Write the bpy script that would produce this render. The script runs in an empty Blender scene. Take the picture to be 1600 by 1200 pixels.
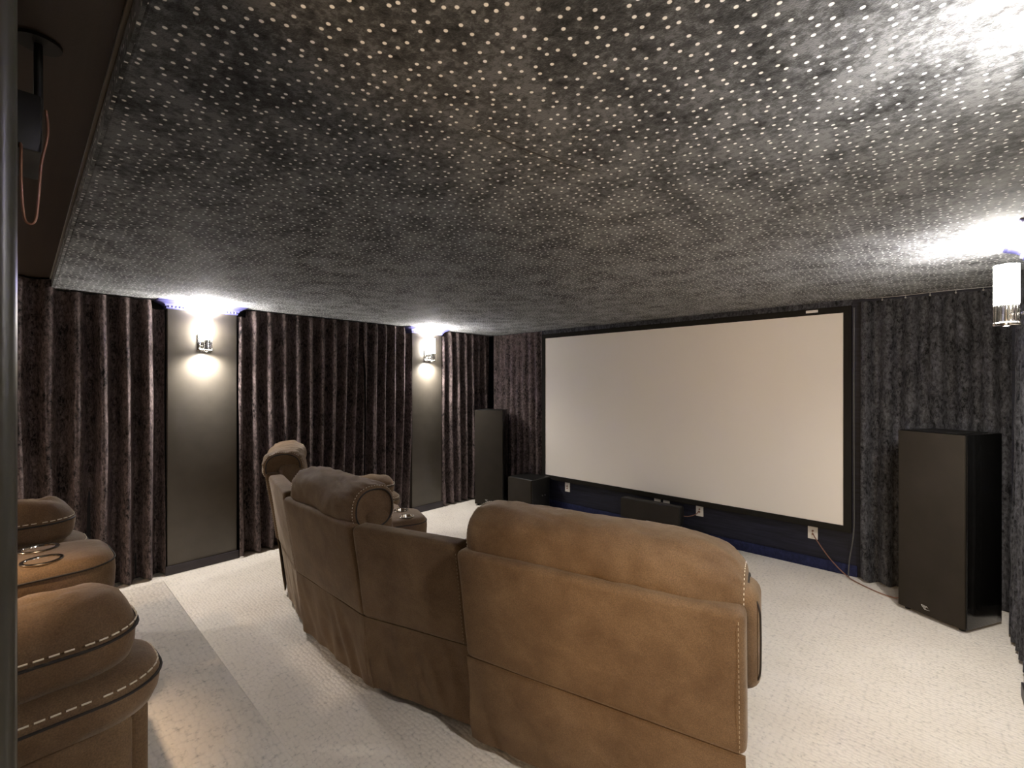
import bpy, bmesh, math, random
from mathutils import Vector, noise
random.seed(7)
PI = math.pi
C = bpy.context.scene.collection
R = math.radians

# ------------------------------------------------------------------ materials
class NT:
    def __init__(s, name):
        s.m = bpy.data.materials.new(name); s.m.use_nodes = True
        s.t = s.m.node_tree; s.t.nodes.clear()
        s.out = s.n('ShaderNodeOutputMaterial')
    def n(s, typ, **kw):
        nd = s.t.nodes.new(typ)
        for k, v in kw.items():
            if hasattr(nd, k): setattr(nd, k, v)
        return nd
    def l(s, a, b): s.t.links.new(a, b)
    def coord(s, scale=(1, 1, 1), rot=(0, 0, 0), kind='Object'):
        tc = s.n('ShaderNodeTexCoord'); mp = s.n('ShaderNodeMapping')
        s.l(tc.outputs[kind], mp.inputs[0])
        mp.inputs['Scale'].default_value = scale; mp.inputs['Rotation'].default_value = rot
        return mp.outputs[0]
    def noise(s, vec, scale, detail=4, rough=.55, dist=0):
        nd = s.n('ShaderNodeTexNoise'); s.l(vec, nd.inputs['Vector'])
        nd.inputs['Scale'].default_value = scale; nd.inputs['Detail'].default_value = detail
        nd.inputs['Roughness'].default_value = rough; nd.inputs['Distortion'].default_value = dist
        return nd.outputs['Fac']
    def vor(s, vec, scale, rnd=1, feature='F1', dims='3D'):
        nd = s.n('ShaderNodeTexVoronoi', feature=feature, voronoi_dimensions=dims); s.l(vec, nd.inputs['Vector'])
        nd.inputs['Scale'].default_value = scale; nd.inputs['Randomness'].default_value = rnd
        return nd
    def ramp(s, fac, stops, interp='LINEAR'):
        nd = s.n('ShaderNodeValToRGB'); s.l(fac, nd.inputs[0]); nd.color_ramp.interpolation = interp
        e = nd.color_ramp.elements
        while len(e) < len(stops): e.new(.5)
        for i, (p, c) in enumerate(stops):
            e[i].position = p; e[i].color = (c[0], c[1], c[2], 1) if not isinstance(c, (int, float)) else (c, c, c, 1)
        return nd.outputs[0]
    def mix(s, fac, a, b, mode='MIX'):
        nd = s.n('ShaderNodeMix', data_type='RGBA', blend_type=mode)
        for sock, v in ((nd.inputs[0], fac), (nd.inputs[6], a), (nd.inputs[7], b)):
            if isinstance(v, (int, float)): sock.default_value = v
            elif isinstance(v, tuple): sock.default_value = (v[0], v[1], v[2], 1)
            else: s.l(v, sock)
        return nd.outputs[2]
    def bump(s, h, strength, dist, prev=None):
        nd = s.n('ShaderNodeBump'); s.l(h, nd.inputs['Height'])
        nd.inputs['Strength'].default_value = strength; nd.inputs['Distance'].default_value = dist
        if prev is not None: s.l(prev, nd.inputs['Normal'])
        return nd.outputs[0]
    def bsdf(s, color, rough=.6, metal=0, sheen=0, sheen_tint=(1, 1, 1), sheen_rough=.5, spec=.5, normal=None, **kw):
        b = s.n('ShaderNodeBsdfPrincipled')
        for nm, v in (('Base Color', color), ('Roughness', rough), ('Metallic', metal), ('Sheen Weight', sheen),
                      ('Sheen Roughness', sheen_rough), ('Specular IOR Level', spec)):
            if isinstance(v, tuple): b.inputs[nm].default_value = (v[0], v[1], v[2], 1)
            elif isinstance(v, (int, float)): b.inputs[nm].default_value = v
            else: s.l(v, b.inputs[nm])
        b.inputs['Sheen Tint'].default_value = (*sheen_tint, 1)
        for k, v in kw.items():
            k = k.replace('_', ' ')
            b.inputs[k].default_value = (*v, 1) if isinstance(v, tuple) else v
        if normal is not None: s.l(normal, b.inputs['Normal'])
        s.l(b.outputs[0], s.out.inputs[0])
        return s.m

def plain(name, col, rough=.6, spec=.5, metal=0, grain=0, gscale=300, **kw):
    t = NT(name); v = t.coord()
    n1 = t.noise(v, 6, 4)
    c = t.ramp(n1, [(.3, tuple(x*.88 for x in col)), (.7, tuple(min(1, x*1.08) for x in col))])
    nm = t.bump(t.noise(v, gscale, 2), grain, .002) if grain else None
    return t.bsdf(c, rough, metal, spec=spec, normal=nm, **kw)

def velvet(name, dark, light, sheen_tint, sheen, stretch=(1, 1, .55)):
    t = NT(name); v = t.coord(stretch)
    a = t.noise(v, 55, 6, .7, .6); b = t.noise(v, 9, 3, .5)
    m = t.n('ShaderNodeMath', operation='MULTIPLY_ADD'); t.l(b, m.inputs[0]); m.inputs[1].default_value = .35; t.l(a, m.inputs[2])
    c = t.ramp(m.outputs[0], [(.52, dark), (.70, tuple((x+y)/2 for x, y in zip(dark, light))), (.86, light)])
    sh = t.ramp(m.outputs[0], [(.5, sheen*.35), (.85, sheen)])
    nm = t.bump(a, .25, .004)
    return t.bsdf(c, .75, sheen=sh, sheen_tint=sheen_tint, sheen_rough=.35, spec=.2, normal=nm)

def star_fabric(name, rot=(0, 0, 0)):
    t = NT(name); v = t.coord(rot=rot)
    a = t.noise(v, 42, 7, .75, .25); b = t.noise(v, 6, 5, .65)
    m = t.n('ShaderNodeMath', operation='MULTIPLY_ADD'); t.l(b, m.inputs[0]); m.inputs[1].default_value = .8; t.l(a, m.inputs[2])
    c = t.ramp(m.outputs[0], [(.72, (.010, .0097, .0095)), (.90, (.018, .0185, .0195)), (1.0, (.052, .0535, .056))])
    d = t.vor(v, 27, .6, dims='2D')
    mask = t.ramp(d.outputs['Distance'], [(.10, 1.0), (.14, 0.0)])
    col = t.mix(mask, c, (.80, .79, .77))
    w = t.noise(v, 220, 2)
    nm = t.bump(w, .35, .003)
    sh = t.ramp(m.outputs[0], [(.7, .05), (1.0, .40)])
    return t.bsdf(col, .8, sheen=sh, sheen_tint=(.96, .98, 1), sheen_rough=.5, spec=.12, normal=nm)

def suede(name, c0, c1, sheen=.25):
    t = NT(name); v = t.coord()
    n1 = t.noise(v, 5.5, 5, .62, .4); n2 = t.noise(v, 260, 3)
    c = t.ramp(n1, [(.28, c0), (.5, tuple((x+y)/2 for x, y in zip(c0, c1))), (.74, c1)])
    c = t.mix(.25, c, t.ramp(n2, [(.3, 0.0), (.7, 1.0)]), 'OVERLAY')
    nm = t.bump(n2, .12, .002); nm = t.bump(t.noise(v, 14, 4, .6), .18, .02, nm)
    return t.bsdf(c, .72, sheen=sheen, sheen_tint=(1, .86, .7), sheen_rough=.45, spec=.18, normal=nm)

def carpet(name, rot):
    t = NT(name); v = t.coord((36, 50, 1), (0, 0, rot))
    d = t.vor(v, 1, .6, dims='2D'); n = t.noise(t.coord(), 3, 3); f = t.noise(t.coord(), 45, 3, .7)
    gap = t.ramp(d.outputs['Distance'], [(.42, 1.0), (.72, .90), (.95, .55)])
    base = t.ramp(n, [(.3, (.80, .735, .65)), (.7, (.88, .82, .74))])
    sp = t.ramp(f, [(.28, .70), (.44, 1.0)])
    col = t.mix(1, t.mix(1, base, gap, 'MULTIPLY'), sp, 'MULTIPLY')
    inv = t.n('ShaderNodeMath', operation='SUBTRACT'); inv.inputs[0].default_value = 1; t.l(d.outputs['Distance'], inv.inputs[1])
    nm = t.bump(inv.outputs[0], .45, .010)
    return t.bsdf(col, .95, spec=.05, sheen=.1, normal=nm)

def emit(name, col, st):
    t = NT(name); e = t.n('ShaderNodeEmission'); e.inputs[0].default_value = (*col, 1); e.inputs[1].default_value = st
    t.l(e.outputs[0], t.out.inputs[0]); return t.m

def brushed(name, c0, c1, rough=.5, spec=.3, scale=(2, 2, 30)):
    t = NT(name); n = t.noise(t.coord(scale), 3, 5, .6)
    c = t.ramp(n, [(.3, c0), (.7, c1)])
    return t.bsdf(c, rough, spec=spec, normal=t.bump(t.noise(t.coord(), 120, 3), .15, .002))

M = {
 'curtain': velvet('plum_black_velvet', (.0015, .0011, .0013), (.215, .163, .158), (1, .80, .80), .14),
 'curtain_navy': velvet('charcoal_navy_velvet', (.002, .002, .0025), (.105, .105, .114), (.9, .91, 1), .15),
 'star': star_fabric('star_dot_fabric'),
 'star_edge': star_fabric('star_dot_fabric_edge', (R(90), 0, 0)),
 'cable': plain('dark_grey_cable', (.09, .09, .085), .4),
 'sofa': suede('taupe_suede', (.098, .057, .028), (.182, .119, .067)),
 'sofa_dark': suede('taupe_suede_seam', (.05, .032, .018), (.08, .055, .034)),
 'thread': plain('cream_thread', (.70, .62, .50), .8),
 'thread_brown': plain('tan_thread', (.36, .28, .19), .8),
 'piping': plain('dark_piping', (.018, .013, .010), .7),
 'carpet': carpet('cream_berber_carpet', 0), 'carpet_rear': carpet('beige_berber_carpet', R(90)),
 'pillar': plain('dark_taupe_satin_paint', (.085, .074, .060), .38, .45, grain=.08, gscale=180),
 'plum_paint': plain('plum_grey_paint', (.040, .034, .040), .5, .4),
 'crown': plain('indigo_paint', (.13, .13, .34), .45, .45),
 'bead': plain('pale_bead_paint', (.40, .40, .62), .45),
 'navy': brushed('brushed_navy_paint', (.005, .005, .008), (.017, .018, .036), .55, .3, (1.2, 1, 16)),
 'navy_base': velvet('navy_baseboard', (.008, .010, .034), (.022, .027, .080), (.5, .6, 1), .1),
 'wall': plain('black_wall_paint', (.012, .011, .012), .8),
 'brown': brushed('brown_ceiling_paint', (.030, .020, .014), (.045, .031, .022), .42, .45, (.6, 12, 1)),
 'screen': NT('matte_screen_white').bsdf((.83, .775, .695), .85, spec=.1),
 'black': plain('black_vinyl', (.010, .0095, .009), .45, .4),
 'grille': plain('black_grille_cloth', (.030, .025, .019), .9, .15, grain=.4, gscale=500),
 'gloss': plain('black_ash_gloss', (.006, .006, .006), .14, .5),
 'frame': plain('black_velvet_frame', (.016, .014, .011), .85, .15),
 'chrome': plain('polished_chrome', (.75, .74, .72), .12, metal=1),
 'steel': plain('stainless_steel', (.72, .66, .58), .18, metal=1),
 'white': plain('white_plastic', (.78, .74, .68), .4),
 'copper': plain('copper_wire', (.30, .15, .10), .4, metal=.4),
 'grey': plain('grey_metal', (.35, .34, .33), .3, metal=.8),
 'silver': plain('silver_badge', (.85, .84, .82), .25, metal=.7),
 'glow': emit('lit_frosted_glass', (1, .95, .86), 42),
 'glow_warm': emit('lit_disc', (1, .93, .82), 22),
 'jamb': brushed('satin_black_green_paint', (.034, .033, .026), (.046, .045, .036), .34, .5, (6, 6, 2)),
 'grey_trim': plain('pale_edge_trim', (.20, .18, .15), .35),
}
def glass():
    t = NT('clear_ribbed_glass'); b = t.n('ShaderNodeBsdfPrincipled')
    b.inputs['Base Color'].default_value = (.95, .96, .95, 1); b.inputs['Roughness'].default_value = .03
    b.inputs['Transmission Weight'].default_value = 1; b.inputs['IOR'].default_value = 1.45
    t.l(b.outputs[0], t.out.inputs[0]); return t.m
M['glass'] = glass()

# ------------------------------------------------------------------ object helpers
def setp(o, label=None, cat=None, group=None, kind=None):
    if label: o['label'] = label
    if cat: o['category'] = cat
    if group: o['group'] = group
    if kind: o['kind'] = kind
    return o
def wpos(o):
    p = Vector((0, 0, 0))
    while o is not None: p += o.location; o = o.parent
    return p
def obj(name, bm, mat, parent=None, smooth=True, angle=42, org=None):
    """link a bmesh written in world coordinates as one mesh object"""
    o_w = wpos(parent) if parent else (Vector(org) if org else Vector((0, 0, 0)))
    if o_w.length: bmesh.ops.translate(bm, verts=bm.verts[:], vec=-o_w)
    bmesh.ops.recalc_face_normals(bm, faces=bm.faces[:])
    me = bpy.data.meshes.new(name); bm.to_mesh(me); bm.free()
    me.materials.append(M[mat] if isinstance(mat, str) else mat)
    if smooth:
        me.shade_smooth(); me.set_sharp_from_angle(angle=R(angle))
    o = bpy.data.objects.new(name, me); C.objects.link(o)
    if parent: o.parent = parent
    elif org: o.location = org
    return o
def struct(name, bm, mat, **k):
    o = obj(name, bm, mat, **k); o['kind'] = 'structure'; return o
def thing(name, loc, label, cat, group=None):
    o = bpy.data.objects.new(name, None); C.objects.link(o); o.location = loc; o.empty_display_size = .1
    return setp(o, label, cat, group)
def copy_tree(o, parent=None):
    c = o.copy(); C.objects.link(c)
    if parent: c.parent = parent
    for ch in list(o.children): copy_tree(ch, c)
    return c

def box(x0, x1, y0, y1, z0, z1, bev=0, seg=3, bm=None):
    t = bmesh.new(); bmesh.ops.create_cube(t, size=1)
    for v in t.verts: v.co = Vector(((x0+x1)/2+v.co.x*(x1-x0), (y0+y1)/2+v.co.y*(y1-y0), (z0+z1)/2+v.co.z*(z1-z0)))
    if bev: bmesh.ops.bevel(t, geom=t.edges[:]+t.verts[:], offset=bev, segments=seg, profile=.5, affect='EDGES')
    return merge(bm, t)
def merge(bm, t):
    if bm is None: return t
    me = bpy.data.meshes.new('tmp'); t.to_mesh(me); t.free(); bm.from_mesh(me); bpy.data.meshes.remove(me); return bm
def xf(bm, fn):
    for v in bm.verts: v.co = Vector(fn(v.co))
    return bm
def loft(loops, bm=None, close=True, cap=True):
    bm = bm or bmesh.new(); rows = [[bm.verts.new(p) for p in lp] for lp in loops]
    n = len(rows[0])
    for a, b in zip(rows, rows[1:]):
        for i in range(n if close else n-1):
            j = (i+1) % n; bm.faces.new((a[i], a[j], b[j], b[i]))
    if cap and close:
        for r in (rows[0], rows[-1]): bm.faces.new(r)
    return bm
def tube(pts, r, closed=False, n=8, bm=None):
    pts = [Vector(p) for p in pts]; loops = []; N = len(pts); prev = None
    for i, p in enumerate(pts):
        a = pts[i-1] if (i or closed) else p; b = pts[(i+1) % N] if (i < N-1 or closed) else p
        t = (b-a).normalized() if (b-a).length > 1e-9 else Vector((0, 0, 1))
        u = prev if prev is not None else (Vector((0, 0, 1)) if abs(t.z) < .9 else Vector((1, 0, 0)))
        u = (u-t*u.dot(t)).normalized(); prev = u; w = t.cross(u)
        loops.append([p+(u*math.cos(2*PI*k/n)+w*math.sin(2*PI*k/n))*r for k in range(n)])
    if closed: loops.append(loops[0])
    return loft(loops, bm, True, not closed)
def lathe(prof, n=32, bm=None, c=(0, 0, 0), cap=False):
    return loft([[(c[0]+r*math.cos(2*PI*k/n), c[1]+r*math.sin(2*PI*k/n), c[2]+z) for k in range(n)] for r, z in prof], bm, True, cap)
def spline(pts, per=8):
    pts = [Vector(p) for p in pts]; out = []
    for i in range(len(pts)-1):
        p0 = pts[max(i-1, 0)]; p1 = pts[i]; p2 = pts[i+1]; p3 = pts[min(i+2, len(pts)-1)]
        for k in range(per):
            t = k/per
            out.append(.5*((2*p1)+(p2-p0)*t+(2*p0-5*p1+4*p2-p3)*t*t+(3*p1-p0-3*p2+p3)*t**3))
    return out+[pts[-1]]
def stitches(pts, r, on, off, bm=None):
    """dashes of thread laid along a path"""
    bm = bm or bmesh.new(); pts = [Vector(p) for p in pts]
    seg = []; acc = 0; cur = [pts[0]]; drawing = True
    for a, b in zip(pts, pts[1:]):
        L = (b-a).length; pos = 0
        while L-pos > 1e-9:
            need = (on if drawing else off)-acc; step = min(need, L-pos); pos += step; acc += step
            p = a+(b-a)*(pos/L)
            if drawing: cur.append(p)
            if acc >= (on if drawing else off)-1e-9:
                if drawing and len(cur) > 1: seg.append(cur)
                drawing = not drawing; acc = 0; cur = [p]
    for s in seg: tube(s, r, n=5, bm=bm)
    return bm
def rrect(hx, hy, rf, rb, nseg=8):
    """rounded rectangle in plan, corner radius rf at +y, rb at -y"""
    pts = []
    for cx, cy, r, a0 in ((hx-rf, hy-rf, rf, 0), (-(hx-rf), hy-rf, rf, PI/2), (-(hx-rb), -(hy-rb), rb, PI), (hx-rb, -(hy-rb), rb, 1.5*PI)):
        for k in range(nseg+1):
            a = a0+PI/2*k/nseg; pts.append((cx+r*math.cos(a), cy+r*math.sin(a)))
    return pts
def dens(pts, m=.03):
    out = []
    for i, p in enumerate(pts):
        q = pts[(i+1) % len(pts)]; d = math.hypot(q[0]-p[0], q[1]-p[1]); k = max(1, int(d/m))
        for j in range(k): out.append((p[0]+(q[0]-p[0])*j/k, p[1]+(q[1]-p[1])*j/k))
    return out
def cushion(hx, hy, rf, rb, rings, cx=0, cy=0, ny=8, amp=0, fs=9, seed=0):
    """padded solid: rings = [(inset, z), ...] from bottom to top"""
    base = dens(rrect(hx, hy, rf, rb, ny))
    loops = []
    kmax = min(hx, hy)
    for d, z in rings:
        lp = []
        for x, y in base:
            sx = (hx-d)/hx; sy = (hy-d)/hy
            X, Y = x*sx, y*sy; Z = z
            if amp:
                if amp > .02:
                    cr = noise.noise(Vector((X*6+Y*4+seed, Y*3-X*2, seed))); Z -= .016*max(0, .16-abs(cr))/.16*min(1, max(0, d-.02)/.03)
                q = Vector((X*fs+seed, Y*fs, z*fs))
                w = min(1, max(0, d/.05))
                Z += amp*noise.noise(q)*w
                X += amp*.5*noise.noise(q+Vector((9, 3, 1))); Y += amp*.5*noise.noise(q+Vector((3, 9, 5)))
            lp.append((cx+X, cy+Y, Z))
        loops.append(lp)
    return loft(loops)
def outline(hx, hy, rf, rb, inset, z, cx=0, cy=0):
    return [(cx+x*(hx-inset)/hx, cy+y*(hy-inset)/hy, z) for x, y in dens(rrect(hx, hy, rf, rb, 8))]
class Fr:
    """local frame of a seat: x to the right seen from behind, y forward"""
    def __init__(s, ox, oy, deg, oz=0):
        s.o = (ox, oy, oz); s.c = math.cos(R(deg)); s.s = math.sin(R(deg))
    def __call__(s, p):
        return (s.o[0]+p[0]*s.c-p[1]*s.s, s.o[1]+p[0]*s.s+p[1]*s.c, s.o[2]+p[2])
    def pts(s, L): return [s(p) for p in L]

# ------------------------------------------------------------------ room shell
H = 2.36; XL, XR = -.13, 5.31; YF, YB = .06, -6.9; HB = 2.43; PH = .365
YC = -4.60                                         # where the star fabric ends
struct('floor', box(XL-.1, XR+.1, YB-.1, YF+.1, -.1, 0), 'carpet', smooth=False)
struct('floor_platform', box(1.14, XR, YB, -4.135, 0, PH, .012, 3), 'carpet_rear')
def ceiling_bm():
    bm = bmesh.new(); nx, ny = 60, 50; g = []
    for j in range(ny+1):
        row = []
        for i in range(nx+1):
            x = XL+(XR-XL)*i/nx; y = YC+(YF-YC)*j/ny
            sag = -.006*math.sin(PI*i/nx*3)*math.sin(PI*j/ny*2)
            row.append(bm.verts.new((x, y, H+sag)))
        g.append(row)
    for j in range(ny):
        for i in range(nx): bm.faces.new((g[j][i], g[j][i+1], g[j+1][i+1], g[j+1][i]))
    box(XL, XR, YC, YF, H+.03, H+.14, bm=bm)
    return bm
struct('ceiling', ceiling_bm(), 'star')
struct('ceiling_rear', box(XL, XR, YB, YC, HB, HB+.1), 'brown', smooth=False)
# rolled edge of the fabric ceiling, its upright star-fabric face, and a pale strip above it
struct('trim_1', tube([(XL, YC+.005, H+.008), (2.45, YC, H+.008), (2.452, YC, H+.0085), (XR, YC-.005, H+.008)], .009, n=14), 'star')
struct('trim_2', box(XL, XR, YC-.012, YC, H, HB), 'star_edge', smooth=False)
struct('trim_3', box(XL, XR, YC-.022, YC-.012, HB-.010, HB, .003, 2), 'grey_trim')
# seams in the ceiling cloth
struct('trim_4', tube(spline([(3.86, -3.98, H-.001), (3.90, -3.72, H-.004), (3.98, -3.40, H-.003)], 6), .0016, n=6), 'piping')
struct('wall_left', box(XL-.1, XL, YB, YF+.1, 0, HB+.1), 'wall', smooth=False)
struct('wall_right', box(XR, XR+.1, YB, YF+.1, 0, HB+.1), 'wall', smooth=False)
struct('wall_front', box(XL, XR, YF, YF+.1, 0, HB+.1), 'navy', smooth=False)
struct('wall_rear', box(XL, XR, YB-.1, YB, 0, HB+.1), 'wall', smooth=False)
struct('baseboard_front', box(.95, 4.34, YF-.018, YF, 0, .095, .005, 2), 'navy_base')
# end of a painted partition beside the camera, with a rounded corner
bm = box(3.55, 4.00, YB, -4.7725, PH, HB); es = [e for e in bm.edges if abs(e.verts[0].co.z-e.verts[1].co.z) > 1]
bmesh.ops.bevel(bm, geom=es, offset=.016, segments=8, profile=.5, affect='EDGES')
struct('wall_partition', bm, 'jamb')

# ------------------------------------------------------------------ pilasters
def crown_bm(w, x0=0, xb=-.127, flare=.075, z0=2.285, z1=H-.002):
    prof = [(0, 0), (.008, .004), (.010, .022), (.016, .024), (.018, .034), (.032, .046), (.050, .056), (.058, .062), (.066, .064), (.075, .075)]
    loops = []
    for d, h in prof:
        z = z0+h/.075*(z1-z0); f = d
        loops.append([(xb, -w/2-f, z), (x0+f, -w/2-f, z), (x0+f, w/2+f, z), (xb, w/2+f, z)])
    return loft(loops)
def make_pilaster(w, loc, rot, label):
    t = thing('pilaster', (0, 0, 0), label, 'pillar', 'pilasters with wall lamps')
    obj('shaft', box(-.125, 0, -w/2, w/2, 0, 2.30, .006, 2), 'pillar', t)
    obj('baseboard', box(-.125, .014, -w/2-.014, w/2+.014, 0, .075, .004, 2), 'plum_paint', t)
    cr = obj('crown_molding', crown_bm(w), 'crown', t)
    bm = bmesh.new(); n = int(w/.026)
    for k in range(n):
        y = -w/2+.013+k*(w-.026)/(n-1)
        box(.008, .020, y-.006, y+.006, 2.296, 2.312, .003, 2, bm)
    obj('dentil_band', bm, 'bead', cr)
    t.location = loc; t.rotation_euler = (0, 0, rot); return t
PW = .53
make_pilaster(PW, (0, -3.65, 0), 0, 'dark taupe pilaster with blue crown, behind the left end of the curved sofa')
make_pilaster(.47, (0, -1.185, 0), 0, 'dark taupe pilaster with lit wall lamp, farthest back near the left tower speaker')
make_pilaster(PW, (5.165, -1.47, 0), PI, 'pilaster on the right wall, only its blue crown corner showing')
make_pilaster(PW, (0, -6.115, 0), 0, 'dark taupe pilaster far left behind the rear sofa, out of view')
make_pilaster(PW, (5.165, -3.55, 0), PI, 'pilaster on the right wall beside the camera')

# ------------------------------------------------------------------ wall lamps
def make_sconce():
    t = thing('wall_sconce', (0, 0, 0), '', 'wall lamp', 'glass cylinder wall sconces')
    ax = .088; z0 = 1.93
    obj('back_plate', box(0, .014, -.055, .055, z0, z0+.15, .004, 2), 'chrome', t)
    for y in (-.02, .02): obj('arm', tube([(.01, y, z0+.055), (ax-.05, y, z0+.055)], .006), 'chrome', t)
    obj('base_ring', lathe([(.015, -.004), (.046, -.004), (.048, 0), (.048, .008), (.045, .010), (.037, .010), (.015, .006), (.015, -.004)], 40, None, (ax, 0, z0)), 'chrome', t)
    obj('light_disc', lathe([(.0005, .011), (.036, .011), (.036, .014), (.0005, .014)], 32, None, (ax, 0, z0)), 'glow_warm', t)
    for k in range(12):
        a = 2*PI*k/12; obj('glass_rod', tube([(ax+.041*math.cos(a), .041*math.sin(a), z0+.008), (ax+.041*math.cos(a), .041*math.sin(a), z0+.125)], .0036, n=8), 'glass', t)
    obj('socket', lathe([(.0005, .014), (.020, .014), (.020, .10), (.0005, .10)], 24, None, (ax, 0, z0)), 'chrome', t)
    obj('glass_tube', lathe([(.045, .105), (.045, .295), (.041, .295), (.041, .105), (.045, .105)], 40, None, (ax, 0, z0)), 'glow', t)
    for nm, z, e, r, rx in (('uplight', .300, 1.0, .03, PI), ('downlight', -.012, .72, .03, 0)):
        ld = bpy.data.lights.new(nm, 'SPOT'); ld.energy = SC_E*e; ld.color = (1, .95, .88); ld.shadow_soft_size = r
        ld.spot_size = R(178); ld.spot_blend = .9
        lo = bpy.data.objects.new(nm, ld); C.objects.link(lo); lo.location = (ax, 0, z0+z); lo.rotation_euler = (rx, 0, 0); lo.parent = t
    return t
SC_E = 60
sc0 = make_sconce()
spots = [((0, -3.65, 0), 0, 'lit glass wall sconce on the near left pilaster, left of the sofas'),
         ((0, -1.185, 0), 0, 'small lit glass wall sconce on the far left pilaster'),
         ((5.165, -1.47, 0), PI, 'bright glass wall sconce at the right edge above the right curtain'),
         ((0, -6.115, 0), 0, 'glass wall sconce far left behind the rear sofa, out of view'),
         ((5.165, -3.55, 0), PI, 'glass wall sconce beside the camera on the right wall'),
         ]
for i, (loc, rz, lab) in enumerate(spots):
    o = sc0 if i == 0 else copy_tree(sc0)
    o.location = loc; o.rotation_euler = (0, 0, rz); o['label'] = lab

# ------------------------------------------------------------------ curtains
def curtain(name, a, b, out, mat, label, ztop=H-.012, zbot=.012, amp=.068, pitch=.131, seed=0, lean=0, open_l=0, open_r=0, flare=0, step=None, ends=(0, 0)):
    """pleated curtain from plan point a to b; out = plan direction its folds stand out to"""
    a = Vector((a[0], a[1], 0)); b = Vector((b[0], b[1], 0)); d = (b-a); L = d.length; d.normalize(); o = Vector((out[0], out[1], 0))
    nu = int(L/pitch*16); nz = 34; bm = bmesh.new(); g = []
    rr = random.Random(seed)
    nf = max(1, round(L/pitch))
    shift = [rr.uniform(-.28, .28) for _ in range(nf+2)]; am = [rr.uniform(.72, 1.15) for _ in range(nf+2)]
    for j in range(nz+1):
        tz = j/nz; row = []
        for i in range(nu+1):
            u = i/nu; zt_ = step[1] if step and u < step[0] else ztop
            if (ends[0] and u*L < .09) or (ends[1] and (1-u)*L < .09): zt_ = 2.280
            z = zbot+(zt_-zbot)*tz
            ph = u*nf+.12*noise.noise(Vector((u*3+seed, z*.6, 1)))
            low = (1-tz)
            # folds drift sideways and merge further down
            ph += low*(.55*noise.noise(Vector((u*nf*.33+seed*7, z*.35, 5)))+lean)
            k = int(max(0, min(nf, ph))); fr = max(0, min(1, ph-k))
            A = am[k]*(1-fr)+am[min(k+1, nf+1)]*fr
            s = math.sin(2*PI*ph)
            s = math.sin(2*PI*ph); s = math.copysign(abs(s)**.75, s)
            wave = amp*A*s*(.75+.4*low)+flare*low*low*.5
            wave += .010*noise.noise(Vector((u*L*4, z*2.2, seed)))+.004*noise.noise(Vector((u*L*16, z*9, seed+3)))
            if tz > .965: wave *= 1-.35*(tz-.965)/.035
            x = u*L
            if u < .5: x += open_l*low*(1-u*2)
            else: x -= open_r*low*(u*2-1)
            hem = .012*math.sin(2*PI*ph+1)*max(0, 1-tz*12)
            p = a+d*x+o*wave; row.append(bm.verts.new((p.x, p.y, z+hem)))
        g.append(row)
    for j in range(nz):
        for i in range(nu): bm.faces.new((g[j][i], g[j][i+1], g[j+1][i+1], g[j+1][i]))
    bmesh.ops.recalc_face_normals(bm, faces=bm.faces[:])
    bmesh.ops.solidify(bm, geom=bm.faces[:], thickness=.003)
    m = (a+b)/2
    o_ = obj(name, bm, mat, smooth=True, angle=80, org=(m.x, m.y, 0))
    return setp(o_, label, 'curtain', 'velvet curtains along the walls')
XC = -.045
curtain('velvet_curtain', (XC, -5.835), (XC, -3.93), (1, 0), 'curtain', 'dark plum velvet curtain left of the near pilaster, behind the rear sofa', seed=2, ends=(0, 1), step=(.649, HB-.012), amp=.078, pitch=.147)
curtain('velvet_curtain', (XC, -3.37), (XC, -2.06), (1, 0), 'curtain', 'dark velvet curtain right of the near pilaster, falling behind the sofa headrests', seed=3, ends=(1, 0), lean=.15, open_r=.05)
curtain('velvet_curtain', (XC, -2.085), (XC, -1.43), (1, 0), 'curtain', 'dark velvet curtain left of the far pilaster, parted from its neighbour at the bottom', seed=5, ends=(0, 1), lean=.5, open_l=.07)
curtain('velvet_curtain', (XC, -.94), (XC, -.035), (1, 0), 'curtain', 'dark velvet curtain right of the far pilaster, behind the left tower speaker', seed=8, ends=(1, 0))
curtain('velvet_curtain', (.02, .015), (.94, .015), (0, -1), 'curtain', 'dark velvet curtain filling the corner left of the projection screen', seed=11, amp=.030, pitch=.115)
curtain('velvet_curtain', (4.37, .004), (5.22, .004), (0, -1), 'curtain_navy', 'charcoal velvet curtain right of the projection screen', seed=13, amp=.042, pitch=.142, ztop=H-.035)
curtain('velvet_curtain', (5.235, -1.19), (5.235, -.32), (-1, 0), 'curtain_navy', 'grey velvet curtain cut by the right edge, beside the right tower speaker', seed=17, ends=(1, 0), amp=.036, flare=.03)
curtain('velvet_curtain', (5.22, -3.27), (5.22, -1.76), (-1, 0), 'curtain_navy', 'dark velvet curtain on the right wall out of view', seed=19, ends=(1, 1), amp=.03)
# rail and clips above the right front curtain
t = thing('curtain_rail', (4.37, .0, H-.03), 'thin wire curtain rail with small clips right of the screen', 'curtain rail')
obj('wire', tube(spline([(4.40, -.035, H-.016), (4.6, -.035, H-.022), (4.85, -.035, H-.018), (5.2, -.035, H-.022)], 5), .0022, n=6), 'grey', t)
for k in range(5):
    x = 4.51+k*.142
    bm = bmesh.new(); bmesh.ops.create_icosphere(bm, subdivisions=2, radius=.007); bmesh.ops.translate(bm, verts=bm.verts[:], vec=(x, -.037, H-.040))
    tube([(x, -.037, H-.04), (x, -.035, H-.016)], .002, n=6, bm=bm)
    obj('clip', bm, 'silver', t)

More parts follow.
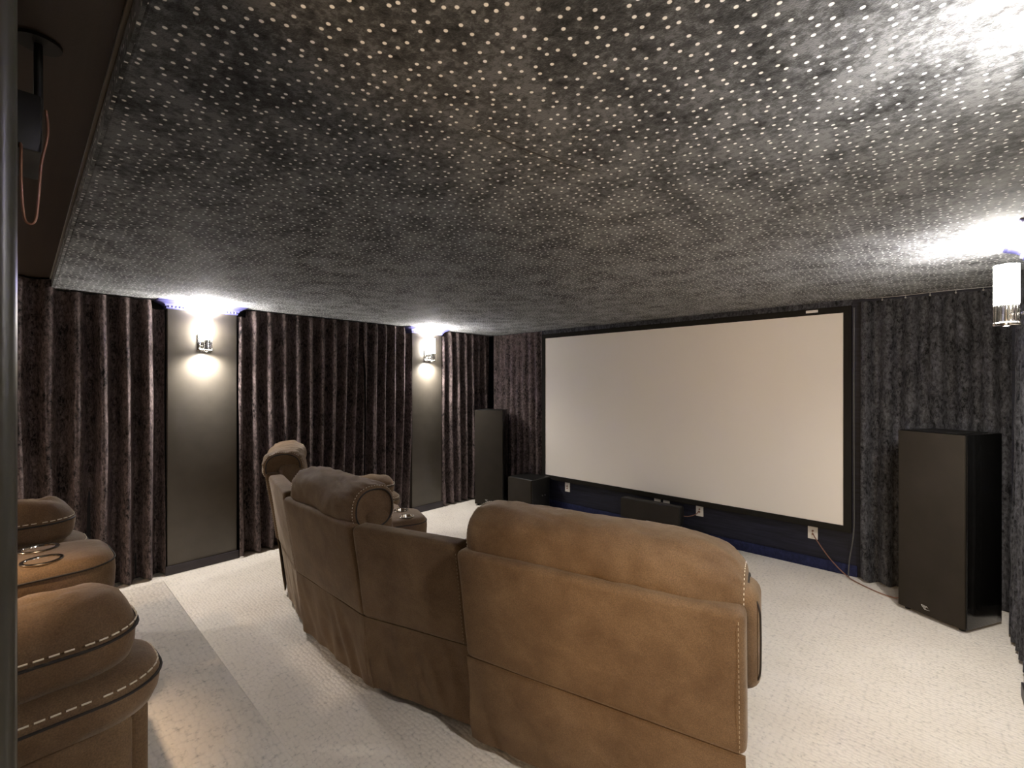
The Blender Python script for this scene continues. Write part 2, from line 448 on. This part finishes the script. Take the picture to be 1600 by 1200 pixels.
# ------------------------------------------------------------------ projection screen
SX0, SX1, SZ0, SZ1, FW = 1.009, 4.250, .434, 2.2475, .055
t = thing('projection_screen', ((SX0+SX1)/2, 0, SZ0-FW), 'large blank beige projection screen in a black frame on the front wall', 'projection screen')
obj('screen_fabric', box(SX0-.005, SX1+.005, -.004, .0, SZ0-.005, SZ1+.005), 'screen', t, smooth=False)
fl = []
for d, y in ((0, -.012), (.003, -.014), (FW-.003, -.014), (FW, -.012), (FW, .04), (0, .04), (0, -.012)):
    fl.append([(SX0-d, y, SZ0-d), (SX1+d, y, SZ0-d), (SX1+d, y, SZ1+d), (SX0-d, y, SZ1+d)])
bm = loft(fl, cap=False); bmesh.ops.remove_doubles(bm, verts=bm.verts[:], dist=1e-6)
obj('frame', bm, 'frame', t)
obj('backing', box(SX0-.02, SX1+.02, .001, YF-.001, SZ0-.02, SZ1+.02), 'frame', t, smooth=False)
obj('tag', box(3.98, 4.07, -.019, -.0145, SZ1+FW-.034, SZ1+FW-.012, .001, 1), 'white', t)
# cloth band above the screen
setp(obj('valance', box(SX0-.06, SX1+.06, .018, YF-.001, SZ1+FW+.002, H-.002, .006, 2), 'curtain_navy', org=(2.63, .03, 2.3)), 'narrow dark velvet band between the screen frame and the ceiling', 'valance')
setp(obj('hanging_cable', tube(spline([(4.325, -.016, 2.28), (4.323, -.014, 1.5), (4.325, -.014, .75), (4.322, -.012, .40), (4.292, -.004, .15), (4.285, -.01, .006)], 8), .005, n=8), 'cable', org=(4.30, 0, 0)), 'thin grey cable hanging down the right side of the screen frame', 'cable')

# ------------------------------------------------------------------ wall plates and wires
def plate(x, z, label, kind='speaker'):
    t = thing('wall_plate', (x, YF, z), label, 'wall plate', 'white wall plates under the screen')
    obj('plate', box(x-.038, x+.038, YF-.008, YF, z-.060, z+.060, .003, 2), 'white', t)
    if kind == 'speaker':
        for dz in (-.014, .014):
            bm = bmesh.new(); bmesh.ops.create_cone(bm, cap_ends=True, segments=14, radius1=.008, radius2=.007, depth=.014)
            xf(bm, lambda p, dz=dz: (x+p.x, YF-.014-p.z*1.0, z+dz+p.y)); obj('terminal', bm, 'copper', t)
    else:
        obj('outlet_face', box(x-.017, x+.017, YF-.0105, YF-.006, z-.034, z+.034, .004, 2), 'white', t)
    return t
plate(1.328, .302, 'white wall plate just right of the subwoofer')
plate(2.555, .325, 'white plate peeking over the centre speaker, left one of the pair', 'outlet')
plate(2.660, .325, 'white plate peeking over the centre speaker, right one of the pair', 'outlet')
plate(3.02, .318, 'white wall plate just right of the centre speaker')
plate(4.02, .312, 'white wall plate under the right end of the screen with a wire plugged in')
setp(obj('speaker_wire', tube(spline([(4.02, .035, .312), (4.06, .02, .25), (4.16, .0, .12), (4.27, -.02, .022), (4.36, -.10, .008), (4.50, -.20, .006), (4.60, -.24, .012), (4.66, -.26, .05)], 8), .0045, n=7), 'copper', org=(4.3, 0, 0)), 'copper speaker wire running from the right wall plate down to the carpet', 'wire')
setp(obj('speaker_wire', tube(spline([(3.02, .035, .318), (3.0, .0, .285), (2.94, -.05, .262), (2.90, -.07, .262)], 8), .004, n=7), 'copper', org=(3, 0, .2)), 'short copper wire from a wall plate into the centre speaker', 'wire')

# ------------------------------------------------------------------ loudspeakers
def badge_rhomb(fr, x, z, y, s, mat, parent):
    """thin-lined lozenge mark with a small triangle inside"""
    P4 = [(-1.5, .72), (.35, .55), (1.35, -.55), (-.35, -.72)]
    bm = bmesh.new()
    pts = [fr((x+px*s, y, z+pz*s)) for px, pz in P4]
    tube(pts+[pts[0]], s*.10, n=6, bm=bm)
    q = [fr((x+px*s, y, z+pz*s)) for px, pz in [(-.75, .42), (.15, .1), (-.1, -.42), (-.75, .42)]]
    o = obj('badge', bm, mat, parent)
    obj('badge_mark', tube(q, s*.07, n=6), mat, o); return o
def tower(ox, oy, deg, w, d, h, label, gloss=True):
    t = thing('tower_speaker', (ox, oy, 0), label, 'speaker')
    f = Fr(ox, oy, deg)              # local y points to the back of the cabinet
    bm = box(0, w, .022, d, .018, h, .006, 2); xf(bm, lambda p: f(p)); obj('cabinet', bm, 'gloss' if gloss else 'black', t)
    bm = box(.004, w-.004, 0, .0215, .024, h-.004, .008, 3); xf(bm, lambda p: f(p)); obj('grille', bm, 'grille', t)
    for x, y in ((.04, .05), (w-.04, .05), (.04, d-.04), (w-.04, d-.04)):
        obj('foot', lathe([(.0005, 0), (.016, 0), (.018, .004), (.016, .019), (.0005, .019)], 16, None, f((x, y, 0))), 'black', t)
    bm = box(.05, w-.05, .05, d-.05, h-.0005, h+.003, .001, 1); xf(bm, lambda p: f(p)); obj('top_panel', bm, 'black', t)
    badge_rhomb(f, w*.45, .075, -.002, .018, 'silver', t)
    return t
tower(4.618, -.383, -28.6, .396, .40, 1.305, 'tall black tower speaker on the right, in front of the charcoal curtain')
tower(.265, -.604, 30, .395, .36, 1.29, 'tall black tower speaker in the left corner beside the screen')
t = thing('subwoofer', (.9, -.2, 0), 'squat black subwoofer between the left tower speaker and the screen', 'subwoofer')
bm = box(.70, 1.105, -.385, -.03, .020, .425, .012, 3); obj('cabinet', bm, 'black', t)
obj('grille', box(.704, 1.101, -.412, -.386, .026, .421, .008, 3), 'grille', t)
for x, y in ((.74, -.36), (1.065, -.36), (.74, -.07), (1.065, -.07)):
    obj('foot', lathe([(.0005, 0), (.018, 0), (.018, .021), (.0005, .021)], 16, None, (x, y, 0)), 'black', t)
badge_rhomb(Fr(0, 0, 0), .88, .06, -.4145, .010, 'silver', t)
for y in (-.19, -.14):
    bm = bmesh.new(); bmesh.ops.create_cone(bm, cap_ends=True, segments=16, radius1=.009, radius2=.008, depth=.012); xf(bm, lambda p: (1.110+p.z, y+p.x, .20+p.y)); obj('knob', bm, 'grey', t)
t = thing('center_speaker', (2.6, -.2, 0), 'long low black centre speaker on a stand under the screen', 'speaker')
def cs(p):
    # cabinet back tapers
    k = max(0, (p.y+.20)/.16); return (2.596+(p.x-2.596)*(1-.10*k), p.y, .276+(p.z-.276)*(1-.30*k*k))
bm = box(2.264, 2.928, -.225, -.04, .168, .385, .008, 3)
bmesh.ops.subdivide_edges(bm, edges=[e for e in bm.edges if abs(e.verts[0].co.y-e.verts[1].co.y) > .05], cuts=6)
obj('cabinet', xf(bm, cs), 'black', t)
obj('grille', box(2.268, 2.924, -.25, -.2255, .172, .381, .008, 3), 'grille', t)
obj('badge', box(2.572, 2.606, -.2535, -.2495, .186, .192, .001, 1), 'silver', t)
obj('stand_top', box(2.36, 2.83, -.22, -.06, .150, .1675, .004, 2), 'black', t)
for x in (2.42, 2.77): obj('stand_leg', box(x-.02, x+.02, -.20, -.08, .010, .150, .004, 2), 'black', t)
obj('stand_base', box(2.36, 2.83, -.23, -.05, 0, .012, .004, 2), 'black', t)

# surround speaker hung from the ceiling in the rear corner of the view, with a slack loop of wire
t = thing('surround_speaker', (3.30, -4.86, 2.2), 'small black box speaker hung from the ceiling beside the dark wall end at top left', 'speaker')
obj('cabinet', box(3.18, 3.38, -4.98, -4.736, 2.145, 2.272, .006, 2), 'black', t)
obj('hanging_pole', tube([(3.30, -4.741, 2.272), (3.30, -4.741, HB)], .008, n=12), 'black', t)
obj('ceiling_plate', lathe([(.0005, HB-.008), (.04, HB-.008), (.04, HB), (.0005, HB)], 24, None, (3.30, -4.741, 0)), 'black', t)
lp = spline([(3.386, -4.731, 2.24), (3.388, -4.728, 2.19), (3.39, -4.738, 2.12), (3.39, -4.742, 2.05), (3.39, -4.747, 1.995), (3.39, -4.757, 1.985), (3.39, -4.764, 2.0), (3.39, -4.768, 2.07), (3.388, -4.768, 2.143), (3.37, -4.77, 2.16)], 8)
obj('wire_loop', tube(lp, .0026, n=8), 'copper', t)['label'] = 'slack copper wire loop under the box'

# ------------------------------------------------------------------ recliner sofas
ZS = .43                                            # height of the seam across the backs
def lean_y(z, zt, lean): return -lean*max(0, z-.05)/(zt-.05)
def back_panel(f, w, zt, lean, parent, sew=(True, True), x0=None, x1=None):
    x0 = -w/2 if x0 is None else x0; x1 = w/2 if x1 is None else x1
    bm = box(x0, x1, 0, .11, ZS, zt, .030, 5)
    es = [e for e in bm.edges if abs(e.verts[0].co.x-e.verts[1].co.x) > .1]; bmesh.ops.subdivide_edges(bm, edges=es, cuts=20)
    es = [e for e in bm.edges if abs(e.verts[0].co.z-e.verts[1].co.z) > .1]; bmesh.ops.subdivide_edges(bm, edges=es, cuts=12)
    sd = random.uniform(0, 50)
    def g(p):
        n = noise.noise(Vector((p.x*4+sd, p.z*4, 2)))*.006
        puff = .010*math.sin(PI*min(1, max(0, (p.x-x0)/(x1-x0))))*math.sin(PI*min(1, max(0, (p.z-ZS)/(zt-ZS))))
        return f((p.x, p.y+lean_y(p.z, zt, lean)-(n+puff if p.y < .05 else 0), p.z))
    o = obj('back_panel', xf(bm, g), 'sofa', parent)
    for s, on in ((-1, sew[0]), (1, sew[1])):
        if not on: continue
        x = x0+.020 if s < 0 else x1-.020
        path = [f((x, lean_y(z, zt, lean)-.003, z)) for z in [ZS+.02+(zt-ZS-.06)*k/12 for k in range(13)]]
        path += [f((x, lean_y(zt, zt, lean)+.012, zt-.010))]
        obj('stitching', stitches(path, .0014, .009, .009), 'thread_brown', o)
    return o
def skirt(f, w, zt, lean, parent, x0=None, x1=None, seed=0, fold=.014):
    x0 = -w/2+.004 if x0 is None else x0; x1 = w/2-.004 if x1 is None else x1
    nx, nz = 44, 18; bm = bmesh.new(); g = []
    for j in range(nz+1):
        k = j/nz; z = ZS+.006-(ZS-.035)*k; row = []
        for i in range(nx+1):
            u = i/nx; x = x0+(x1-x0)*u
            n = noise.noise(Vector((u*5.5+seed+k*1.2, k*.7, seed)))+.5*noise.noise(Vector((u*11-k*2+seed, k, seed+4)))
            y = lean_y(z, zt, lean)+.006-fold*k**.6*n-.010*k
            row.append(bm.verts.new(f((x+(.012*(u-.5))*k, y, z+.010*n*k*k))))
        g.append(row)
    for j in range(nz):
        for i in range(nx): bm.faces.new((g[j][i], g[j][i+1], g[j+1][i+1], g[j+1][i]))
    bmesh.ops.recalc_face_normals(bm, faces=bm.faces[:]); bmesh.ops.solidify(bm, geom=bm.faces[:], thickness=.006)
    return obj('back_skirt', bm, 'sofa', parent, angle=70)
def headrest(f, x0, x1, yc, zc, ry, rz, parent, seed=0, gather=.006, right=(.80, .075, 0), left=(.80, .075, 0)):
    """bolster from x0 to x1; right / left = (size of the end, length of the rounding, drop of the end)"""
    N = 72; L = x1-x0; ends = [0, .006, .014, .024, .036, .05, .07, .10, .14, .18]
    xs = ends + [.18+(L-.36)*k/18 for k in range(1, 18)] + [L-e for e in reversed(ends)]
    def at(x):
        cap, ln, drop = left if x < L/2 else right
        e = min(x, L-x); k = math.sqrt(max(0, 1-(1-min(1, e/ln))**2)); return cap+(1-cap)*k, -drop*(1-k), e, cap
    def prof(a, sc_, x, e, plain_=False):
        c, q = math.cos(a), math.sin(a)
        py = math.copysign(abs(c)**.85, c)*ry; pz = math.copysign(abs(q)**.85, q)*rz*(1 if q > 0 else .92)
        if plain_: return (py*sc_, pz*sc_)
        ge = e/.022; g = gather*(math.sin(a*11+seed)+.5*math.sin(a*19+2*seed))*ge*math.exp(1-ge)*.6
        n = .010*noise.noise(Vector((x*5+seed, c*1.5, q*1.5)))+.006*noise.noise(Vector((x*13+c*4+seed, c*2.5, q*2.5)))
        cr = noise.noise(Vector((x*9-a*1.6+seed, a*.8, 3))); n -= .020*max(0, .22-abs(cr))/.22*max(0, noise.noise(Vector((x*3+seed, a, 8)))+.15)
        k = sc_+(g+n*min(1, e/.05))/min(ry, rz)
        return (py*k, pz*k)
    def ring(x, sc_, e, dz=0, plain_=False): return [f((x0+x, yc+p[0], zc+dz+p[1])) for p in (prof(2*PI*k/N, sc_, x, e, plain_) for k in range(N))]
    loops = []
    for x in xs:
        sc_, dz, e, cap = at(x); loops.append(ring(x, sc_, e, dz))
    cl, cr_ = left[0], right[0]; dl, dr = -left[2], -right[2]
    loops = [ring(.016, cl*.5, 0, dl, True), ring(.007, cl*.93, 0, dl, True)]+loops+[ring(L-.007, cr_*.93, 0, dr, True), ring(L-.016, cr_*.5, 0, dr, True)]
    o = obj('headrest', loft(loops), 'sofa', parent, angle=60)
    for x, c_, d_ in ((-.001, cl, dl), (L+.001, cr_, dr)): obj('piping', tube(ring(x, c_*.97, 0, d_, True), .0042, True, 6), 'piping', o)
    for x in (.009, L-.009):
        sc_, dz, e, cap = at(x); r = ring(x, sc_+.012, e, dz, True); obj('stitching', stitches(r+[r[0]], .0014, .007, .009), 'thread', o)
    return o
def armrest(f, xc, parent, y0=.10, y1=1.0, k=1, drop=0, seed=0):
    hy = (y1-y0)/2; cy = (y0+y1)/2
    bm = box(xc-.125, xc+.125, y0, y1-.07, .035, .43, .035, 4); o = obj('armrest', xf(bm, f), 'sofa', parent)
    # padded front post with a seam
    bm = box(xc-.10, xc+.10, y1-.085, y1-.035, .035, .43, .022, 4); obj('arm_front', xf(bm, f), 'sofa', o)
    rings = [(.05, .415), (.016, .42), (.004, .45), (0, .485), (.004, .505), (.014, .520), (.035, .535), (.07, .545), (.11, .548)]
    bm = cushion(.158, hy, .13, .03, rings, xc, cy, amp=.006, seed=seed); lo = obj('lower_pad', xf(bm, f), 'sofa', o, angle=60)
    obj('piping', tube(f.pts(outline(.158, hy, .13, .03, -.001, .492, xc, cy)), .004, True, 6), 'piping', lo)
    st = outline(.158, hy, .13, .03, .006, .5105, xc, cy); obj('stitching', stitches(f.pts(st+[st[0]]), .0022, .018, .008), 'thread', lo)
    hy2 = hy-.02
    rings = [(.05, .535), (.018, .540), (.006, .570), (.001, .605), (0, .622), (.006, .640), (.016, .662), (.032, .690), (.055, .712), (.08, .724), (.105, .729), (.122, .730)]
    bm = cushion(.135, hy2, .115, .03, rings, xc-.012, cy-.03, amp=.022, fs=8, seed=seed+5); up = obj('upper_pad', xf(bm, f), 'sofa', o, angle=70)
    obj('piping', tube(f.pts(outline(.135, hy2, .115, .03, -.003, .624, xc-.012, cy-.03)), .0042, True, 6), 'piping', up)
    st = outline(.135, hy2, .115, .03, -.001, .6375, xc-.012, cy-.03); obj('stitching', stitches(f.pts(st+[st[0]]), .0022, .018, .008), 'thread', up)
    return o
def apply_cut(o, cutters):
    for c in cutters:
        m = o.modifiers.new('cut', 'BOOLEAN'); m.object = c; m.operation = 'DIFFERENCE'; m.solver = 'EXACT'
    bpy.context.view_layer.update()
    dg = bpy.context.evaluated_depsgraph_get(); me = bpy.data.meshes.new_from_object(o.evaluated_get(dg))
    o.modifiers.clear(); old = o.data; o.data = me; bpy.data.meshes.remove(old)
    for c in cutters:
        me2 = c.data; bpy.data.objects.remove(c); bpy.data.meshes.remove(me2)
    o.data.shade_smooth(); o.data.set_sharp_from_angle(angle=R(50))
def console(f, hw, parent, *, y0=.12, y1=1.0, ycup=.80, ztop=.625, rise=True, seed=0):
    hy = (y1-y0)/2; cy = (y0+y1)/2
    bm = box(-hw+.02, hw-.02, y0, y1-.05, .035, .46, .03, 4); body = obj('console', xf(bm, f), 'sofa', parent)
    rings = [(.04, ztop-.185), (.012, ztop-.18), (.004, ztop-.15), (0, ztop-.08), (.002, ztop-.05), (.010, ztop-.026), (.026, ztop-.010), (.05, ztop-.003), (.08, ztop)]
    bm = cushion(hw, hy, .12, .03, rings, 0, cy, amp=.003, seed=seed); top = obj('console_top', xf(bm, f), 'sofa', body, angle=60)
    cuts = []
    dx = hw*.47
    for s in (-1, 1):
        c = f((s*dx, ycup, 0)); bm = bmesh.new(); bmesh.ops.create_cone(bm, cap_ends=True, segments=32, radius1=.046, radius2=.046, depth=.2)
        bmesh.ops.translate(bm, verts=bm.verts[:], vec=(c[0], c[1], ztop+.02)); cuts.append(obj('cut', bm, 'black', None, org=(c[0], c[1], 0)))
    apply_cut(top, cuts)
    for s in (-1, 1):
        c = f((s*dx, ycup, ztop))
        obj('cup_holder', lathe([(.0006, -.072), (.040, -.072), (.0435, -.066), (.0435, .001), (.046, .0045), (.055, .0045), (.057, .002), (.055, -.002), (.045, -.003), (.045, -.075), (.0006, -.075)], 36, None, c), 'steel', body)
    obj('seam', tube(f.pts(outline(hw, hy, .12, .03, .003, ztop-.040, 0, cy)), .0035, True, 6), 'piping', body)
    if rise:
        rr = [(.03, ztop-.02), (.008, ztop), (0, ztop+.03), (.012, ztop+.062), (.04, ztop+.082), (.08, ztop+.088)]
        bm = cushion(hw-.01, .15, .06, .03, rr, 0, y0+.20, amp=.004); obj('console_rear_pad', xf(bm, f), 'sofa', body, angle=60)
    return body
def seat(f, x0, x1, zt, lean, parent, y1=.98, wing=0, seed=0, zb=.46):
    hx = (x1-x0)/2; xc = (x0+x1)/2
    bm = box(x0+.01, x1-.01, .05, y1-.10, .07, .33, .02, 3); fr = obj('seat_frame', xf(bm, f), 'sofa_dark', parent)
    rings = [(.04, .30), (.012, .305), (0, .35), (0, .41), (.015, .445), (.05, .465), (.12, .475), (.2, .478)]
    hy = (y1-.14)/2; bm = cushion(hx-.004, hy, .06, .04, rings, xc, .14+hy, amp=.006, seed=seed); obj('seat_cushion', xf(bm, f), 'sofa', parent, angle=60)
    bm = box(x0+.01, x1-.01, y1-.07, y1+.0, .06, .335, .025, 4); obj('footrest', xf(bm, f), 'sofa', parent)
    bm = box(x0-.01, x1+.01+wing, .09, .26, zb, zt+.05, .055, 5)
    es = [e for e in bm.edges if abs(e.verts[0].co.x-e.verts[1].co.x) > .1]; bmesh.ops.subdivide_edges(bm, edges=es, cuts=10)
    xf(bm, lambda p: f((p.x, p.y+lean_y(p.z, zt, lean)+.05*math.sin(PI*(p.z-zb)/(zt+.05-zb))*(1 if p.y > .2 else 0), p.z)))
    return obj('backrest_cushion', bm, 'sofa', parent, angle=60)
def feet(f, pts, parent, h=.04):
    for x, y in pts: obj('foot', lathe([(.0005, 0), (.022, 0), (.025, .006), (.025, h), (.0005, h)], 14, None, f((x, y, 0))), 'black', parent)

def frame_from_top(pl, pr, lean):
    th = math.atan2(pr[1]-pl[1], pr[0]-pl[0]); w = math.hypot(pr[0]-pl[0], pr[1]-pl[1])
    mx, my = (pl[0]+pr[0])/2-math.sin(th)*lean, (pl[1]+pr[1])/2+math.cos(th)*lean
    return Fr(mx, my, math.degrees(th)), w

# ---- front row
S1 = thing('reclining_sofa', (2.6, -3.0, 0), 'curved brown suede theater sofa seen from behind in the middle of the room', 'sofa', 'brown suede theater sofas')
LN = .14
fB, wB = frame_from_top((1.805, -3.65), (2.655, -3.648), LN)
fC, wC = frame_from_top((2.665, -3.645), (3.275, -3.452), LN)
fD, wD = frame_from_top((3.312, -3.510), (4.392, -3.262), LN)
fA2, wA2 = frame_from_top((1.135, -3.505), (1.798, -3.645), LN)
fA, wA = frame_from_top((.22, -3.125), (1.07, -3.505), LN)
# left end seat
back_panel(fA, wA, .955, LN, S1); skirt(fA, wA, .955, LN, S1, seed=1)
seat(fA, -wA/2+.24, wA/2-.01, .955, LN, S1, seed=1); armrest(fA, -wA/2+.13, S1, seed=1)
headrest(fA, -wA/2+.16, wA/2-.03, -.015, .985, .155, .135, S1, seed=1)
# narrow console back
back_panel(fA2, wA2, .955, LN, S1); skirt(fA2, wA2, .955, LN, S1, seed=2)
fK = Fr(fA2.o[0]-.035, fA2.o[1]-.07, -21); console(fK, .20, S1, ycup=.84, seed=2, rise=False)
bm = box(-.19, .19, .20, .28, .40, .91, .03, 4); obj('console_back', xf(bm, lambda p: fK((p.x, p.y+lean_y(p.z, .95, LN), p.z))), 'sofa', S1)
# middle seat
back_panel(fB, wB, .93, LN, S1, (False, False)); skirt(fB, wB, .93, LN, S1, seed=3, fold=.030)
seat(fB, -wB/2+.02, wB/2-.02, .93, LN, S1, seed=3)
headrest(fB, -wB/2+.055, wB/2-.01, .012, .978, .136, .136, S1, seed=3)
# wedge console back
back_panel(fC, wC, .925, LN, S1, (False, True)); skirt(fC, wC, .925, LN, S1, seed=4, fold=.028)
console(fC, .20, S1, seed=4, rise=False)
bm = box(-wC/2+.03, wC/2-.03, .06, .17, .40, .88, .03, 4); obj('console_back', xf(bm, lambda p: fC((p.x, p.y+lean_y(p.z, .925, LN), p.z))), 'sofa', S1)
# right end seat
back_panel(fD, wD, .93, LN, S1, (False, True)); skirt(fD, wD, .93, LN, S1, seed=5, fold=.028)
bc = seat(fD, -wD/2+.01, wD/2-.25, .93, LN, S1, wing=.278, seed=5, zb=.60); armrest(fD, wD/2-.180, S1, seed=5)
obj('piping', tube(spline([fD((wD/2+dx, .125+lean_y(z, .93, LN)+dy, z)) for z, dx, dy in ((.605, -.02, .03), (.625, .012, .01), (.67, .034, -.012), (.75, .038, -.015), (.85, .038, -.015), (.91, .034, -.012), (.955, .012, .0), (.978, -.03, .02))], 5), .0032, n=6), 'piping', bc)
headrest(fD, -wD/2+.02, wD/2+.0,   .055, .968, .160, .137, S1, seed=5, gather=.004, right=(.52, .22, .055))
for f, w in ((fA, wA), (fA2, wA2), (fB, wB), (fC, wC), (fD, wD)): feet(f, ((-w/2+.09, .07), (w/2-.09, .07), (-w/2+.14, .78), (w/2-.14, .78)), S1, .075)

# ---- rear row
S2 = thing('reclining_sofa', (2.45, -5.05, PH), 'brown suede theater loveseat at the lower left, its stitched armrest in front', 'sofa', 'brown suede theater sofas')
gD = Fr(2.452, -5.52, 1.5, PH); AX = .745; W2 = .87
for sd, (a, b) in ((6, (.19, .60)), (7, (-.60, -.19))):
    seat(gD, a, b, .93, LN, S2, seed=sd)
    back_panel(gD, W2, .93, LN, S2, x0=min(0, 2.1*a) if a < 0 else .005, x1=-.005 if a < 0 else 2*.45); skirt(gD, W2, .93, LN, S2, seed=sd, x0=-.9 if a < 0 else .005, x1=-.005 if a < 0 else .9)
    headrest(gD, a-.02, b+.02, -.005, .975, .155, .145, S2, seed=sd)
armrest(gD, AX, S2, seed=6); armrest(gD, -AX, S2, seed=9)
console(gD, .185, S2, ycup=.80, ztop=.655, seed=7)
feet(gD, ((-.82, .16), (.82, .16), (-.8, .84), (.8, .84)), S2, .075)

# ------------------------------------------------------------------ added fill lights (unseen, behind the camera)
def area(name, loc, rot, sx, sy, e, col):
    ld = bpy.data.lights.new(name, 'AREA'); ld.shape = 'RECTANGLE'; ld.size = sx; ld.size_y = sy; ld.energy = e; ld.color = col
    o = bpy.data.objects.new(name, ld); C.objects.link(o); o.location = loc; o.rotation_euler = rot; return o
def point(name, loc, e, col, r=.06):
    ld = bpy.data.lights.new(name, 'POINT'); ld.energy = e; ld.color = col; ld.shadow_soft_size = r
    o = bpy.data.objects.new(name, ld); C.objects.link(o); o.location = loc; return o
for x, y, e, cone in ((2.82, -4.95, 85, 50), (4.9, -5.8, 20, 50), (1.7, -6.25, 110, 140)):  # invented recessed spots that brighten the sofas from out of view
    t = thing('fill_downlight', (x, y, HB), 'added fill light in the rear ceiling, out of view', 'ceiling light', 'added fill lights at the back')
    obj('rim', lathe([(.055, -.002), (.085, -.004), (.09, 0), (.055, 0), (.055, -.002)], 32, None, (x, y, HB)), 'white', t)
    obj('lens', lathe([(.0005, -.003), (.056, -.003), (.056, -.0005), (.0005, -.0005)], 32, None, (x, y, HB)), 'glow_warm', t)
    ld = bpy.data.lights.new('fill_spot', 'SPOT'); ld.energy = e; ld.color = (1, .70, .44); ld.shadow_soft_size = .05 if cone < 90 else .12
    ld.spot_size = R(cone); ld.spot_blend = 1.0
    lo = bpy.data.objects.new('fill_spot', ld); C.objects.link(lo); lo.location = (x, y, HB-.02); lo.rotation_euler = (R(-3), 0, 0)
area('rear_fill_light', (4.65, -6.8, 1.35), (PI/2, 0, 0), .95, 1.9, 42, (1, .70, .42))  # unseen area light added to warm the sofa backs; no hall behind it

# made-up doorway casing around the added fill light at the back
bm = box(4.08, 4.16, YB, YB+.03, 0, 2.40, .004, 2); box(5.14, 5.22, YB, YB+.03, 0, 2.40, .004, 2, bm); box(4.08, 5.22, YB, YB+.032, 2.33, 2.41, .004, 2, bm)
struct('added_door_casing', bm, 'plum_paint')

w = bpy.data.worlds.new('World'); bpy.context.scene.world = w; w.use_nodes = True
w.node_tree.nodes['Background'].inputs[0].default_value = (0, 0, 0, 1)

# ------------------------------------------------------------------ camera
cd = bpy.data.cameras.new('camera'); cam = bpy.data.objects.new('camera', cd); C.objects.link(cam)
cd.sensor_fit = 'HORIZONTAL'; cd.sensor_width = 36; cd.lens = 711.17/1600*36; cd.clip_start = .02
cam.location = (4.8143, -4.7686, 1.64); cam.rotation_euler = (PI/2, 0, .7472)
sc = bpy.context.scene; sc.camera = cam
sc.view_settings.view_transform = 'Standard'; sc.view_settings.look = 'None'; sc.view_settings.exposure = 1.0; sc.view_settings.gamma = 1
sc.view_settings.use_curve_mapping = False
